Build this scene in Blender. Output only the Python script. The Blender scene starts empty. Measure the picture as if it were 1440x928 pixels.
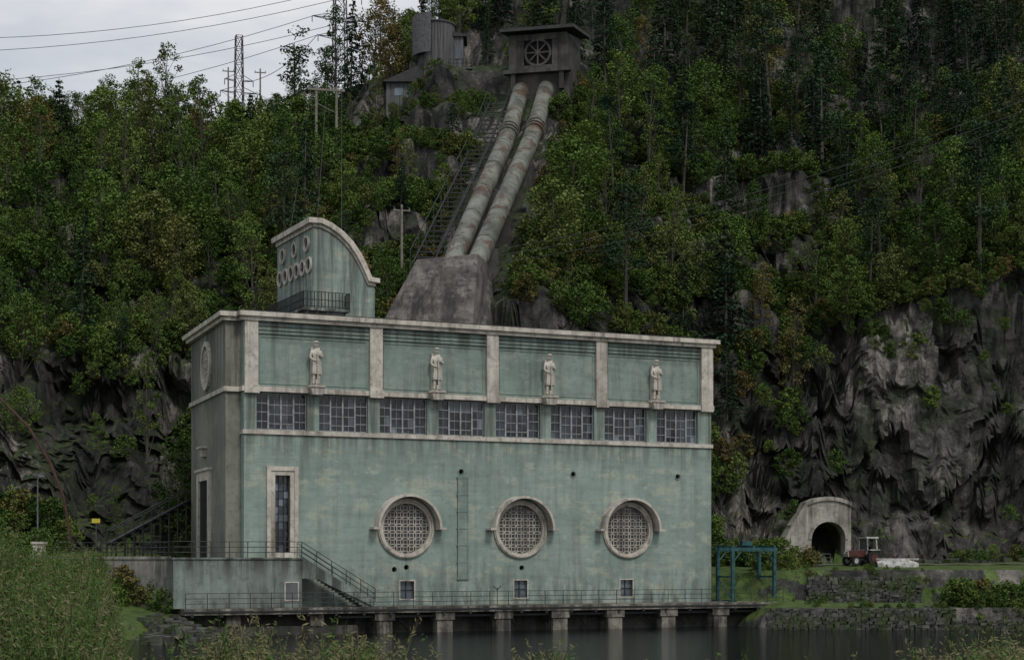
import bpy, math, random
import numpy as np
from mathutils import Vector, Matrix, noise
random.seed(7); np.random.seed(7)
scene=bpy.context.scene
col=scene.collection
CZ=5.3
def W(px,py,Y):  # survey: bearing / elevation / distance -> world
    return Vector(((px-720)/2400*Y, Y, CZ+(785-py)/2400*Y))
# ------------------------------------------------------------------ materials
def new_mat(name):
    m=bpy.data.materials.new(name); m.use_nodes=True
    nt=m.node_tree; b=nt.nodes['Principled BSDF']
    return m,nt,b
def N(nt,t,**k):
    n=nt.nodes.new(t)
    for a,v in k.items(): setattr(n,a,v)
    return n
def L(nt,a,b): nt.links.new(a,b)
def ramp(nt,fac,stops,interp='LINEAR'):
    r=N(nt,'ShaderNodeValToRGB'); r.color_ramp.interpolation=interp
    e=r.color_ramp.elements
    while len(e)<len(stops): e.new(.5)
    for i,(p,c) in enumerate(stops):
        e[i].position=p; e[i].color=(c,c,c,1) if isinstance(c,(int,float)) else (*c,1)
    L(nt,fac,r.inputs[0]); return r.outputs[0]
def mixc(nt,f,a,b,mode='MIX'):
    m=N(nt,'ShaderNodeMix',data_type='RGBA',blend_type=mode)
    for s,v in ((0,f),(6,a),(7,b)):
        if hasattr(v,'links') or hasattr(v,'is_linked'): L(nt,v,m.inputs[s])
        else: m.inputs[s].default_value=v if s==0 else (*v,1)
    return m.outputs[2]
def math_(nt,op,a,b):
    m=N(nt,'ShaderNodeMath',operation=op)
    for i,v in enumerate((a,b)):
        if isinstance(v,(int,float)): m.inputs[i].default_value=v
        else: L(nt,v,m.inputs[i])
    return m.outputs[0]
def noi(nt,co,scale,detail=6,rough=.6,sc=None,dist=0):
    if sc:
        mp=N(nt,'ShaderNodeMapping'); mp.inputs['Scale'].default_value=sc; L(nt,co,mp.inputs[0]); co=mp.outputs[0]
    n=N(nt,'ShaderNodeTexNoise'); n.inputs['Scale'].default_value=scale; n.inputs['Detail'].default_value=min(detail,6)
    n.inputs['Roughness'].default_value=rough; n.inputs['Distortion'].default_value=dist
    L(nt,co,n.inputs[0]); return n.outputs[0]
def bump(nt,b,h,strength=.3,dist=.05):
    n=N(nt,'ShaderNodeBump'); n.inputs['Strength'].default_value=strength; n.inputs['Distance'].default_value=dist
    L(nt,h,n.inputs['Height']); L(nt,n.outputs[0],b.inputs['Normal'])
def weather(name,c1,c2,stain,scale=.25,st=(.5,.66),stamt=.6,rough=.85,bs=.3,patch=None,grime=None,spot=.5):
    m,nt,b=new_mat(name); co=N(nt,'ShaderNodeTexCoord').outputs['Object']
    a=ramp(nt,noi(nt,co,scale,8,.65),[(.42,0.),(.58,1.)])
    c=mixc(nt,a,c1,c2)
    if patch:
        pa=ramp(nt,noi(nt,co,.42,6,.72,(1,1,1.9)),[(.52,0.),(.58,.75)])
        c=mixc(nt,pa,c,patch)
        pb=ramp(nt,noi(nt,co,1.0,5,.7,(.25,.25,2.2)),[(.48,0.),(.66,.45)])
        c=mixc(nt,pb,c,tuple(x*.68 for x in c2))
    s=noi(nt,co,1.0,7,.7,(1.5,1.5,.09))
    sf=ramp(nt,s,[(st[0],0.),(st[1],stamt)])
    sf=math_(nt,'MULTIPLY',sf,ramp(nt,noi(nt,co,.16,4,.6),[(.38,.15),(.58,1.)]))
    c=mixc(nt,sf,c,stain)
    f=ramp(nt,noi(nt,co,2.4,9,.78),[(.52,0.),(.66,spot)])
    c=mixc(nt,f,c,stain)
    if grime:
        sp=N(nt,'ShaderNodeSeparateXYZ'); L(nt,co,sp.inputs[0])
        for (g0,g1,fl) in grime:
            mr=N(nt,'ShaderNodeMapRange'); L(nt,sp.outputs[2],mr.inputs[0]); mr.inputs[1].default_value=g0; mr.inputs[2].default_value=g1
            g=math_(nt,'MULTIPLY',mr.outputs[0],ramp(nt,noi(nt,co,1.0,7,.7,(1.4,1.4,fl)),[(.43,0.),(.58,.85)]))
            c=mixc(nt,g,c,stain)
    L(nt,c,b.inputs['Base Color']); b.inputs['Roughness'].default_value=rough
    bump(nt,b,noi(nt,co,6,8,.7),bs,.04)
    return m
def plain(name,c,rough=.6,metal=0.,var=.25):
    m,nt,b=new_mat(name); co=N(nt,'ShaderNodeTexCoord').outputs['Object']
    d=tuple(x*(1-var*1.6) for x in c)
    L(nt,mixc(nt,ramp(nt,noi(nt,co,2.5,6,.7),[(.4,0.),(.6,1.)]),c,d),b.inputs['Base Color'])
    b.inputs['Roughness'].default_value=rough; b.inputs['Metallic'].default_value=metal
    return m
M={}
M['wall']=weather('green_render',(.268,.340,.305),(.212,.278,.248),(.085,.095,.078),.22,(.47,.64),.5,patch=(.36,.385,.305),grime=[(5.5,1.9,.35),(12.2,14.1,.08)],spot=.35)
M['wall2']=weather('green_render_panel',(.225,.29,.255),(.168,.222,.197),(.07,.08,.068),.25,(.46,.64),.55,patch=(.26,.31,.26),grime=[(20.4,21.4,.08)],spot=.35)
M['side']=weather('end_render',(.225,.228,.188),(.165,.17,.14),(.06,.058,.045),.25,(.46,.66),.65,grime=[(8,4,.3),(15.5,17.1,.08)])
M['cream']=weather('cream_concrete',(.56,.52,.45),(.43,.395,.34),(.10,.085,.065),.6,(.47,.64),.75)
M['conc']=weather('old_concrete',(.28,.27,.24),(.17,.165,.15),(.04,.04,.034),.4,(.42,.60),.85)
M['portal']=weather('portal_concrete',(.40,.375,.33),(.27,.25,.22),(.05,.048,.04),.6,(.46,.62),.85)
M['greenconc']=weather('stained_green_concrete',(.225,.265,.238),(.165,.198,.178),(.04,.042,.034),.4,(.42,.58),.92,grime=[(3.6,5.2,.1)])
M['pier']=weather('waterline_concrete',(.27,.25,.205),(.09,.085,.075),(.018,.016,.013),.9,(.40,.56),.92,spot=.8)
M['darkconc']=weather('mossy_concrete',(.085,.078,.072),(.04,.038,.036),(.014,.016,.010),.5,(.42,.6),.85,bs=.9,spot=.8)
M['block']=weather('anchor_block_concrete',(.17,.15,.136),(.07,.062,.06),(.018,.018,.014),.35,(.42,.6),.9,bs=1.,patch=(.23,.21,.19),spot=.85)
M['gateconc']=weather('gatehouse_concrete',(.075,.07,.062),(.035,.032,.03),(.010,.010,.009),.5,(.42,.6),.85,bs=.6)
M['roof']=plain('roof_felt',(.05,.05,.05),.9)
M['steel']=plain('dark_steel',(.025,.03,.03),.55,.3)
M['galv']=plain('galvanised_steel',(.16,.17,.18),.5,.6)
M['frame']=plain('window_frame_paint',(.31,.32,.32),.6)
M['teal']=plain('teal_paint',(.02,.10,.11),.5,0,.4)
M['wood']=plain('pole_timber',(.22,.20,.17),.9)
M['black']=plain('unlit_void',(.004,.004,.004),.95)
M['rubber']=plain('rubber',(.015,.015,.015),.9)
M['red']=plain('red_enamel',(.10,.02,.016),.5,0,.4)
M['white']=plain('white_paint',(.48,.47,.45),.6,0,.4)
M['yellow']=plain('yellow_paint',(.6,.5,.04),.6)
M['rust']=plain('rusty_iron',(.07,.03,.02),.8)
m,nt,b=new_mat('grey_cladding'); co=N(nt,'ShaderNodeTexCoord').outputs['Object']
c=mixc(nt,ramp(nt,noi(nt,co,1.2,6,.7,(6,6,.2)),[(.4,0.),(.6,1.)]),(.13,.13,.135),(.05,.05,.052)); L(nt,c,b.inputs['Base Color']); b.inputs['Roughness'].default_value=.9; M['clad']=m
def glass(name,c,r=.08,ior=1.5,k=2.2):
    m,nt,b=new_mat(name); co=N(nt,'ShaderNodeTexCoord').outputs['Object']
    n=noi(nt,co,.45,4,.6,(1,1,.6))
    L(nt,mixc(nt,ramp(nt,n,[(.45,0.),(.58,1.)]),c,tuple(x*k+.003 for x in c)),b.inputs['Base Color'])  # paler blotches in the base colour stand in for cloud reflected by the panes
    b.inputs['Roughness'].default_value=r; b.inputs['IOR'].default_value=ior
    return m
M['glass']=glass('window_glass',(.009,.012,.016),.05,1.5,4.5)
M['glass2']=glass('hazy_window_glass',(.075,.083,.085),.3,1.5,1.5)
M['pane_l']=glass('pale_window_glass',(.07,.088,.105),.15)  # lighter base colour imitates panes that reflect brighter sky
m,nt,b=new_mat('penstock_paint'); co=N(nt,'ShaderNodeTexCoord').outputs['Object']
c=mixc(nt,ramp(nt,noi(nt,co,.6,6,.6),[(.4,0.),(.6,1.)]),(.185,.195,.165),(.11,.118,.098))
c=mixc(nt,ramp(nt,noi(nt,co,.5,8,.75,None,.6),[(.51,0.),(.57,.9)]),c,(.085,.045,.026))
c=mixc(nt,ramp(nt,noi(nt,co,.35,7,.75,(1.3,1,1)),[(.52,0.),(.62,.75)]),c,(.04,.042,.030))
L(nt,c,b.inputs['Base Color']); b.inputs['Roughness'].default_value=.7; M['pen']=m
m,nt,b=new_mat('hillside_rock_and_soil')
geo=N(nt,'ShaderNodeNewGeometry'); co=geo.outputs['Position']
sx=N(nt,'ShaderNodeSeparateXYZ'); L(nt,geo.outputs['True Normal'],sx.inputs[0])
sz=N(nt,'ShaderNodeSeparateXYZ'); L(nt,co,sz.inputs[0])
add=N(nt,'ShaderNodeMath',operation='MULTIPLY_ADD'); L(nt,noi(nt,co,.5,6,.7),add.inputs[0]); add.inputs[1].default_value=.7; L(nt,sx.outputs[2],add.inputs[2])
flat=ramp(nt,add.outputs[0],[(.98,0.),(1.1,1.)])
# bedrock outcrop east of the tunnel is a paler gneiss
east=N(nt,'ShaderNodeMapRange'); L(nt,sz.outputs[0],east.inputs[0]); east.inputs[1].default_value=30; east.inputs[2].default_value=38
tone=ramp(nt,noi(nt,co,.30,6,.75,None,1.2),[(.40,0.),(.62,1.)])
rock=mixc(nt,tone,mixc(nt,east.outputs[0],(.013,.013,.014),(.030,.029,.029)),mixc(nt,east.outputs[0],(.080,.074,.070),(.135,.125,.115)))
rock=mixc(nt,ramp(nt,noi(nt,co,.9,6,.72,(.55,.55,.06)),[(.49,0.),(.64,.7)]),rock,(.014,.014,.014))
lt_=math_(nt,'MULTIPLY',ramp(nt,noi(nt,co,.9,6,.7,(.7,.7,.08),.3),[(.48,0.),(.57,.85)]),ramp(nt,noi(nt,co,.07,4,.6),[(.44,0.),(.54,1.)]))
rock=mixc(nt,lt_,rock,(.30,.27,.24))
rock=mixc(nt,ramp(nt,noi(nt,co,.22,6,.75),[(.52,0.),(.58,.7)]),rock,(.026,.040,.014))
soil=mixc(nt,ramp(nt,noi(nt,co,1.4,6,.7),[(.4,0.),(.6,1.)]),(.016,.028,.010),(.048,.072,.020))
mr=N(nt,'ShaderNodeMapRange'); L(nt,sz.outputs[2],mr.inputs[0]); mr.inputs[1].default_value=10; mr.inputs[2].default_value=6
lawn=mixc(nt,ramp(nt,noi(nt,co,.8,6,.7),[(.4,0.),(.6,1.)]),(.055,.100,.018),(.105,.155,.034))
soil=mixc(nt,mr.outputs[0],soil,lawn)
L(nt,mixc(nt,flat,rock,soil),b.inputs['Base Color']); b.inputs['Roughness'].default_value=.75; b.inputs['Specular IOR Level'].default_value=.4
vo=N(nt,'ShaderNodeTexVoronoi'); vo.inputs['Scale'].default_value=.8
mp=N(nt,'ShaderNodeMapping'); mp.inputs['Scale'].default_value=(1,1,.5); L(nt,co,mp.inputs[0]); L(nt,mp.outputs[0],vo.inputs[0])
bump(nt,b,math_(nt,'ADD',noi(nt,co,.9,6,.75,None,.5),vo.outputs[0]),.9,.9); M['terr']=m
m,nt,b=new_mat('rubble_stone'); geo=N(nt,'ShaderNodeNewGeometry'); co=geo.outputs['Position']
c=mixc(nt,geo.outputs['Random Per Island'],(.022,.023,.022),(.105,.10,.092))
c=mixc(nt,ramp(nt,noi(nt,co,.6,6,.7),[(.47,0.),(.56,.85)]),c,(.034,.054,.014))
L(nt,c,b.inputs['Base Color']); b.inputs['Roughness'].default_value=.9; bump(nt,b,noi(nt,co,3,6,.7),.7,.15); M['stone']=m
M['gravel']=plain('gravel',(.12,.12,.09),.95)
m,nt,b=new_mat('river_water'); co=N(nt,'ShaderNodeNewGeometry').outputs['Position']
b.inputs['Base Color'].default_value=(.004,.006,.007,1); b.inputs['Roughness'].default_value=.05; b.inputs['IOR'].default_value=1.33; b.inputs['Specular IOR Level'].default_value=.2
bump(nt,b,noi(nt,co,1.6,5,.6,(.5,1.5,1)),.7,.12); M['water']=m
def foliage(name,stops):
    m,nt,b=new_mat(name); oi=N(nt,'ShaderNodeObjectInfo')
    c=ramp(nt,oi.outputs['Random'],stops)
    at=N(nt,'ShaderNodeAttribute'); at.attribute_name='tint'
    c=mixc(nt,1.,c,at.outputs['Color'],'MULTIPLY')
    nt.nodes.remove(b); df=N(nt,'ShaderNodeBsdfDiffuse'); L(nt,c,df.inputs[0])
    L(nt,df.outputs[0],nt.nodes['Material Output'].inputs[0])
    return m
M['leaf']=foliage('broadleaf_foliage',[(0,(.040,.074,.022)),(.2,(.066,.112,.029)),(.4,(.098,.150,.038)),(.6,(.052,.092,.027)),(.75,(.118,.170,.044)),(.86,(.108,.138,.046)),(.93,(.150,.138,.048)),(.97,(.135,.102,.044)),(1,(.080,.135,.038))])
M['needle']=foliage('conifer_foliage',[(0,(.024,.046,.027)),(.5,(.037,.066,.035)),(1,(.060,.094,.042))])
M['bark']=plain('bark',(.08,.072,.06),.95)
M['grass']=foliage('river_grass',[(0,(.105,.125,.058)),(1,(.105,.125,.058))])
# ------------------------------------------------------------------ mesh builder
def empty(name,loc=(0,0,0),rz=0.,parent=None):
    e=bpy.data.objects.new(name,None); e.location=loc; e.rotation_euler=(0,0,rz); col.objects.link(e)
    if parent: e.parent=parent
    return e
class MB:
    def __init__(s): s.v=[];s.f=[];s.m=[]
    def add(s,vs,fs,m=0):
        o=len(s.v); s.v+= [tuple(x) for x in vs]; s.f+=[tuple(i+o for i in f) for f in fs]; s.m+=[m]*len(fs)
    def box(s,x0,x1,y0,y1,z0,z1,m=0):
        s.prism([(x0,y0),(x1,y0),(x1,y1),(x0,y1)],z0,z1,m)
    def prism(s,poly,z0,z1,m=0):
        n=len(poly); vs=[(x,y,z0) for x,y in poly]+[(x,y,z1) for x,y in poly]
        s.add(vs,[tuple(range(n-1,-1,-1)),tuple(range(n,2*n))]+[(i,(i+1)%n,n+(i+1)%n,n+i) for i in range(n)],m)
    def prismxz(s,poly,y0,y1,m=0):
        n=len(poly); vs=[(x,y0,z) for x,z in poly]+[(x,y1,z) for x,z in poly]
        s.add(vs,[tuple(range(n)),tuple(range(2*n-1,n-1,-1))]+[((i+1)%n,i,n+i,n+(i+1)%n) for i in range(n)],m)
    def strip(s,inner,outer,y0,y1,m=0):
        n=len(inner)
        for i in range(n-1):
            s.prismxz([inner[i],inner[i+1],outer[i+1],outer[i]][::-1],y0,y1,m)
    def tube(s,p0,p1,r0,r1=None,n=8,m=0,cap=True):
        r1=r0 if r1 is None else r1
        p0=Vector(p0);p1=Vector(p1); d=(p1-p0)
        if d.length<1e-6: return
        d.normalize(); a=d.orthogonal().normalized(); b=d.cross(a)
        vs=[]
        for p,r in ((p0,r0),(p1,r1)):
            for i in range(n):
                t=2*math.pi*i/n; vs.append(p+a*math.cos(t)*r+b*math.sin(t)*r)
        fs=[(i,(i+1)%n,n+(i+1)%n,n+i) for i in range(n)]
        if cap: fs+=[tuple(range(n-1,-1,-1)),tuple(range(n,2*n))]
        s.add(vs,fs,m)
    def path(s,pts,r,n=6,m=0):
        for a,b in zip(pts[:-1],pts[1:]): s.tube(a,b,r,r,n,m)
    def wallseg(s,p0,p1,t0,t1,z0,z1,o0,o1,m=0):
        p0=Vector((*p0,0));p1=Vector((*p1,0)); d=(p1-p0).normalized(); nn=Vector((d.y,-d.x,0))
        q=[p0+d*t0+nn*o1,p0+d*t1+nn*o1,p0+d*t1+nn*o0,p0+d*t0+nn*o0]
        s.prism([(a.x,a.y) for a in q],z0,z1,m)
    def sphere(s,c,r,m=0,u=10,v=7,sc=(1,1,1)):
        vs=[];fs=[]
        for j in range(v+1):
            ph=math.pi*j/v
            for i in range(u):
                th=2*math.pi*i/u
                vs.append((c[0]+r*sc[0]*math.sin(ph)*math.cos(th),c[1]+r*sc[1]*math.sin(ph)*math.sin(th),c[2]+r*sc[2]*math.cos(ph)))
        for j in range(v):
            for i in range(u): fs.append((j*u+i,(j+1)*u+i,(j+1)*u+(i+1)%u,j*u+(i+1)%u))
        s.add(vs,fs,m)
    def build(s,name,mats,parent=None,smooth=False):
        me=bpy.data.meshes.new(name); me.from_pydata(s.v,[],s.f)
        for mm in mats: me.materials.append(M[mm] if isinstance(mm,str) else mm)
        me.polygons.foreach_set('material_index',s.m)
        if smooth: me.polygons.foreach_set('use_smooth',[True]*len(s.f))
        me.update()
        o=bpy.data.objects.new(name,me); col.objects.link(o)
        if parent: o.parent=parent
        return o
def boolean_cut(o,cut):
    md=o.modifiers.new('b','BOOLEAN'); md.operation='DIFFERENCE'; md.object=cut; md.solver='EXACT'
    bpy.context.view_layer.update()
    dg=bpy.context.evaluated_depsgraph_get(); me=bpy.data.meshes.new_from_object(o.evaluated_get(dg))
    o.modifiers.clear(); o.data=me; bpy.data.objects.remove(cut)
def railing(mb,pts,h=1.05,step=1.6,r=.025,rails=(1.,.66,.33),m=0):
    for a,b in zip(pts[:-1],pts[1:]):
        a=Vector(a);b=Vector(b); n=max(1,round((b-a).length/step))
        for i in range(n+1):
            p=a.lerp(b,i/n); mb.tube(p,p+Vector((0,0,h)),r*1.2,None,5,m)
        for q in rails: mb.tube(a+Vector((0,0,h*q)),b+Vector((0,0,h*q)),r,None,5,m)
# ------------------------------------------------------------------ terrain
COL=[(-900,[(95,-2),(100,2),(112,4),(118,5.2),(130,6.5),(142,24),(165,34),(210,48),(260,58),(300,55),(600,30)]),
(-300,[(95,-2),(100,2),(112,4),(118,5.2),(130,6.5),(142,25),(165,36),(210,50),(260,62),(300,60),(600,30)]),
(0,[(97,-2),(101,2),(117,4.3),(118.5,5.2),(131,6.2),(144,24),(165,36),(210,52),(255,64),(300,58),(600,30)]),
(130,[(107,-2),(111,1.3),(117,2.6),(118.8,5.2),(133,5.6),(146,20),(165,31),(210,52),(250,63),(300,56),(600,30)]),
(250,[(111,-2),(114,.9),(117,1.7),(119.6,5.0),(138,5.2),(150,17),(165,30),(205,50),(245,60),(290,54),(600,30)]),
(343,[(112,-2),(114,-1.5),(125,1),(127,1.5),(141,4),(152,20),(166,32),(205,50),(240,58),(290,54),(600,30)]),
(440,[(115,-2),(118,-1.5),(128,1),(130,1.5),(143,4),(151,22),(166,34),(205,53),(236,62),(290,56),(600,30)]),
(540,[(118,-2),(121,-1.5),(130,1),(132,1.5),(146,4),(150,24),(165,36),(200,56),(232,66.5),(290,60),(600,40)]),
(640,[(120,-2),(123,-1.5),(132,1),(134,1.5),(146,4),(149,27),(165,36),(195,59),(235,78),(290,86),(600,50)]),
(740,[(122,-2),(126,-1.5),(134,1),(136,1.5),(146.5,4),(149,28),(165,38),(190,56),(235,88),(300,118),(600,60)]),
(900,[(128,-2),(130,-1.5),(138,1),(140,1.5),(153,4),(158,25),(180,44),(205,62),(240,88),(300,120),(600,60)]),
(1000,[(134,-2),(136,-1.5),(138,2),(142,4),(156,4.8),(164,23),(182,42),(208,62),(245,88),(300,125),(600,60)]),
(1095,[(129,-2),(131.5,1.5),(136,2.),(138,4.3),(161,4.8),(171,25),(188,42),(212,60),(248,88),(300,125),(600,60)]),
(1200,[(127,-2),(128.3,1.6),(135.5,1.8),(137.2,4.4),(164,4.9),(168.5,29),(185,37),(215,57),(250,85),(300,120),(600,60)]),
(1440,[(126.8,-2),(128,1.6),(135.5,1.8),(137.5,4.4),(163,5),(167,34),(185,42),(215,62),(250,88),(300,125),(600,60)]),
(1900,[(125,-2),(127,1.6),(135,1.8),(137.5,4.4),(160,5),(165,38),(185,46),(215,66),(250,92),(300,128),(600,60)])]
def column(px):
    px=max(-899.9,min(1899.9,px))
    for i in range(len(COL)-1):
        if px<=COL[i+1][0]:
            a,b=COL[i],COL[i+1]; t=(px-a[0])/(b[0]-a[0]); t=t*t*(3-2*t)*.5+t*.5
            return [(p[0]+(q[0]-p[0])*t,p[1]+(q[1]-p[1])*t) for p,q in zip(a[1],b[1])]
def sstep(a,b,x):
    t=max(0,min(1,(x-a)/(b-a))); return t*t*(3-2*t)
def fr(x,y,z=0,o=4): return noise.fractal(Vector((x,y,z)),1.,2.,o)
def pipe_k(X,Y):
    if not 140<Y<215: return 1
    dp=abs(X-(-4.3+(Y-149)*.165)); return sstep(5,13,dp)
def terr_z(X,Y):
    c=column(720+2400*X/Y); d=c[4][0]
    w=sstep(d-2,d+1.5,Y)
    es=sstep(30,37,X)
    Yq=Y
    if Y>d-.2: Yq=max(d-.2,Y+w*((2.4-.8*es)*fr(X*.11,Y*.04,3)+(1.1-.7*es)*fr(X*.45,Y*.2,9,3)))
    z=c[-1][1]
    if Yq<=c[0][0]: z=c[0][1]
    else:
        for i in range(len(c)-1):
            if Yq<=c[i+1][0]:
                t=(Yq-c[i][0])/(c[i+1][0]-c[i][0]); z=c[i][1]+(c[i+1][1]-c[i][1])*t; break
    w2=sstep(d+2,d+22,Y)
    k=pipe_k(X,Y)
    z+=w2*k*(2.6*fr(X*.045,Y*.045,1)+ 2.2*(1-2*abs(fr(X*.09+5,Y*.09,4,3))))
    if w>0:
        m_=sstep(-.25,.15,fr(X*.03+8,Y*.03,6,3))*sstep(d+6,d+16,Y)*(.3+.7*k)
        q=(z+2.5*fr(X*.06,Y*.06,8,3))/8; f=q-math.floor(q); z+=m_*8*(sstep(.28,.58,f)-f)
    z+=w*k*.5*math.sin(z*1.1+3*fr(X*.1,Y*.1,7,2))
    z+=.12*fr(X*.8,Y*.8,2,3)*(.5+w)
    return z
def cellv(p):
    q=noise.voronoi(p)[1][0]*17.31; return noise.cell(q)
pxs=np.arange(-900,1901,5.6)
rowt=[]
segs=[3,5,4,6,96,50,60,44,10,6]
for i,s in enumerate(segs):
    for j in range(s): rowt.append(i+j/s)
rowt.append(10.)
V=[]
for px in pxs:
    c=column(px); k=(px-720)/2400
    for t in rowt:
        i=min(int(t),9); f=t-i; Y=c[i][0]+(c[i+1][0]-c[i][0])*f
        X=k*Y; z=terr_z(X,Y)
        if Y>c[4][0]-.5 and t<8.5:
            es=sstep(30,37,X)
            w=sstep(c[4][0]-.5,c[4][0]+1.5,Y)*(1 if i<=5 else .6)*(.25+.75*pipe_k(X,Y))
            a=cellv(Vector((X*.15,Y*.15,z*.10)))*1.9+cellv(Vector((X*.40+9,Y*.4,z*.26)))*(1.2-.5*es)+cellv(Vector((X*1.0,Y*1.0,z*.7)))*(.5-.25*es)
            V.append((X,Y-w*(a-1.8),z))
        else: V.append((X,Y,z))
nr=len(rowt); F=[]
for i in range(len(pxs)-1):
    for j in range(nr-1):
        a=i*nr+j; F.append((a,a+nr,a+nr+1,a+1))
tb=MB(); tb.v=V; tb.f=F; tb.m=[0]*len(F)
tb.build('hillside_terrain',['terr'],None,False)
V=[];F=[]
xs=np.linspace(-60,60,161); ys=np.linspace(-25,48,110)
def bank_z(X,Y):
    e=16+max(0,(-X-4))*4.2; e=min(e,44)
    z=3.85+.6*sstep(3.5,6.5,-X)
    z+=.12*fr(X*.4,Y*.4,5,3)
    return z-(z+2)*sstep(e,e+6,Y)
for x in xs:
    for y in ys: V.append((x,y,bank_z(x,y)))
for i in range(len(xs)-1):
    for j in range(len(ys)-1):
        a=i*len(ys)+j; F.append((a,a+len(ys),a+len(ys)+1,a+1))
tb=MB(); tb.v=V; tb.f=F; tb.m=[0]*len(F); tb.build('near_river_bank_ground',['terr'],None,True)
w=MB(); w.add([(-400,-60,0),(400,-60,0),(400,160,0),(-400,160,0)],[(0,1,2,3)]); w.build('river_water',['water'])
# ------------------------------------------------------------------ power station
ANG=math.atan2(.421,.907)
PS=empty('hydro_power_station',(-18.85,120,0),ANG)
cu,su=math.cos(ANG),math.sin(ANG)
def loc2w(s,v,z=0): return Vector((-18.85+cu*s-su*v,120+su*s+cu*v,z))
def w2loc(X,Y):
    x=X+18.85;y=Y-120; return (cu*x+su*y,-su*x+cu*y)
Lf=38.3; B0=(-1.1,.8); C0=(0.,14.8); T0=1.9
lw=MB(); lw.box(0,Lf,0,.85,T0-1.5,14.1); lwo=lw.build('lower_wall',['wall','cream'],PS)
CIRC=[12.2,21.45,30.7]; CZc=7.5
ct=MB()
for cx in CIRC:
    ct.tube((cx,-.5,CZc),(cx,.6,CZc),1.85,None,48)
ct.box(2.25,3.35,-.5,.55,5.75,11.2)
for cx in (12.3,21.5,30.6): ct.box(cx-.55,cx+.55,-.5,.5,2.35,3.65)
VH=[(16.6,11.75),(25.95,11.75),(35.2,11.75)]; VS=[(11.3,4.5),(12.25,4.65),(21.6,4.6)]
for cx,cz in VH: ct.tube((cx,-.5,cz),(cx,.3,cz),.2,None,16)
for cx,cz in VS: ct.tube((cx,-.5,cz),(cx,.4,cz),.2,None,16)
cto=ct.build('cut',['black'],PS); boolean_cut(lwo,cto)
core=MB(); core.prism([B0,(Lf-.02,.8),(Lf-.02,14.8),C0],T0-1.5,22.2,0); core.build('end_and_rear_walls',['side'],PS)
up=MB(); up.box(0,Lf,.12,.85,17.35,22.1); up.build('upper_wall',['wall2'],PS)
vd=MB()
for cx,cz in VH: vd.tube((cx,.2,cz),(cx,.28,cz),.195,None,16)
for cx,cz in VS: vd.tube((cx,.3,cz),(cx,.38,cz),.195,None,16)
vd.build('vent_holes_dark',['black'],PS)
vr=MB()
for cx,cz in VH:
    vr.strip([(cx+.2*math.cos(a*math.pi/8),cz+.2*math.sin(a*math.pi/8)) for a in range(17)],[(cx+.27*math.cos(a*math.pi/8),cz+.27*math.sin(a*math.pi/8)) for a in range(17)],-.05,.03)
vr.build('vent_rings',['wall2'],PS)
pr=MB(); gl=MB(); fm=MB()
starts=[.92+4.63*i for i in range(8)]
prev=0.
for s0 in starts:
    pr.box(prev,s0,.02,.85,14.3,17.1); prev=s0+3.72
pr.box(prev,Lf,.02,.85,14.3,17.1)
pr.build('window_band_piers',['wall'],PS)
for s0 in starts:
    w_=3.72; z0,z1=14.4,17.05
    fm.box(s0,s0+w_,.3,.42,z0,z0+.09);fm.box(s0,s0+w_,.3,.42,z1-.09,z1)
    for i in range(5):
        x=s0+w_*i/4; t=.06
        fm.box(x-t*(i>0),x+t*(i<4),.26,.43,z0+.09,z1-.09)
    for i in range(4):
        x0=s0+w_*i/4+.06;x1=s0+w_*(i+1)/4-.06
        off=.25 if i in (1,2) else 0
        zs=[z0+.09,z0+.62-off*.6,z0+1.28-off*.6,z0+1.9-off*.4,z1-.09]
        tx=random.uniform(-.008,.008); tz=random.uniform(-.035,.02)
        for a,b in zip(zs[:-1],zs[1:]):
            fm.box(x0,x1,.31,.39,b-.025,b+.025) if b<z1-.1 else None
            t2=tz+random.uniform(-.01,.01)
            mid=(x0+x1)/2
            for (xa,xb) in ((x0,mid),(mid,x1)):
                y=.36; q=random.uniform(-.003,.003); gl.add([(xa,y-tx,a),(xb,y+tx+q,a),(xb,y+tx+t2,b),(xa,y-tx+t2+q,b)],[(0,1,2,3)],0 if random.random()<.9 else 1)
        fm.box((x0+x1)/2-.012,(x0+x1)/2+.012,.32,.4,z0+.09,z1-.09)
gl.build('window_panes',['glass','pane_l'],PS); fm.build('window_frames',['frame'],PS)
tr=MB()
tr.box(-.18,Lf+.15,-.22,.86,17.08,17.42); tr.box(-.1,Lf+.1,-.14,.86,14.08,14.38)
tr.box(-1.25,-.0,.6,.95,17.08,17.42)
sidelen=(Vector(C0)-Vector(B0)).length
tr.wallseg(C0,B0,-.1,sidelen+.15,17.08,17.40,-.1,.16)
PIL=[.52,9.86,19.14,28.38,37.8]
for x in PIL:
    h=.48
    tr.box(x-h,x+h,-.16,.3,17.42,22.06); tr.box(x-h-.06,x+h+.06,-.3,.0,16.95,17.5)
tr.box(Lf-.02,Lf+.12,-.1,.9,17.42,22.06)
def ringframe(mb,x0,x1,z0,z1,t,y0,y1,m=0):
    mb.box(x0-t,x0,y0,y1,z0-t,z1+t,m);mb.box(x1,x1+t,y0,y1,z0-t,z1+t,m)
    mb.box(x0,x1,y0,y1,z1,z1+t,m);mb.box(x0,x1,y0,y1,z0-t,z0,m)
ringframe(tr,2.25,3.35,5.75,11.2,.32,-.12,.25); ringframe(tr,1.93,3.67,5.43,11.52,.3,-.2,.1)
for cx in (12.3,21.5,30.6): ringframe(tr,cx-.55,cx+.55,2.35,3.65,.08,-.04,.2)
tr.build('cream_trim',['cream'],PS)
fz=MB()
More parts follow.
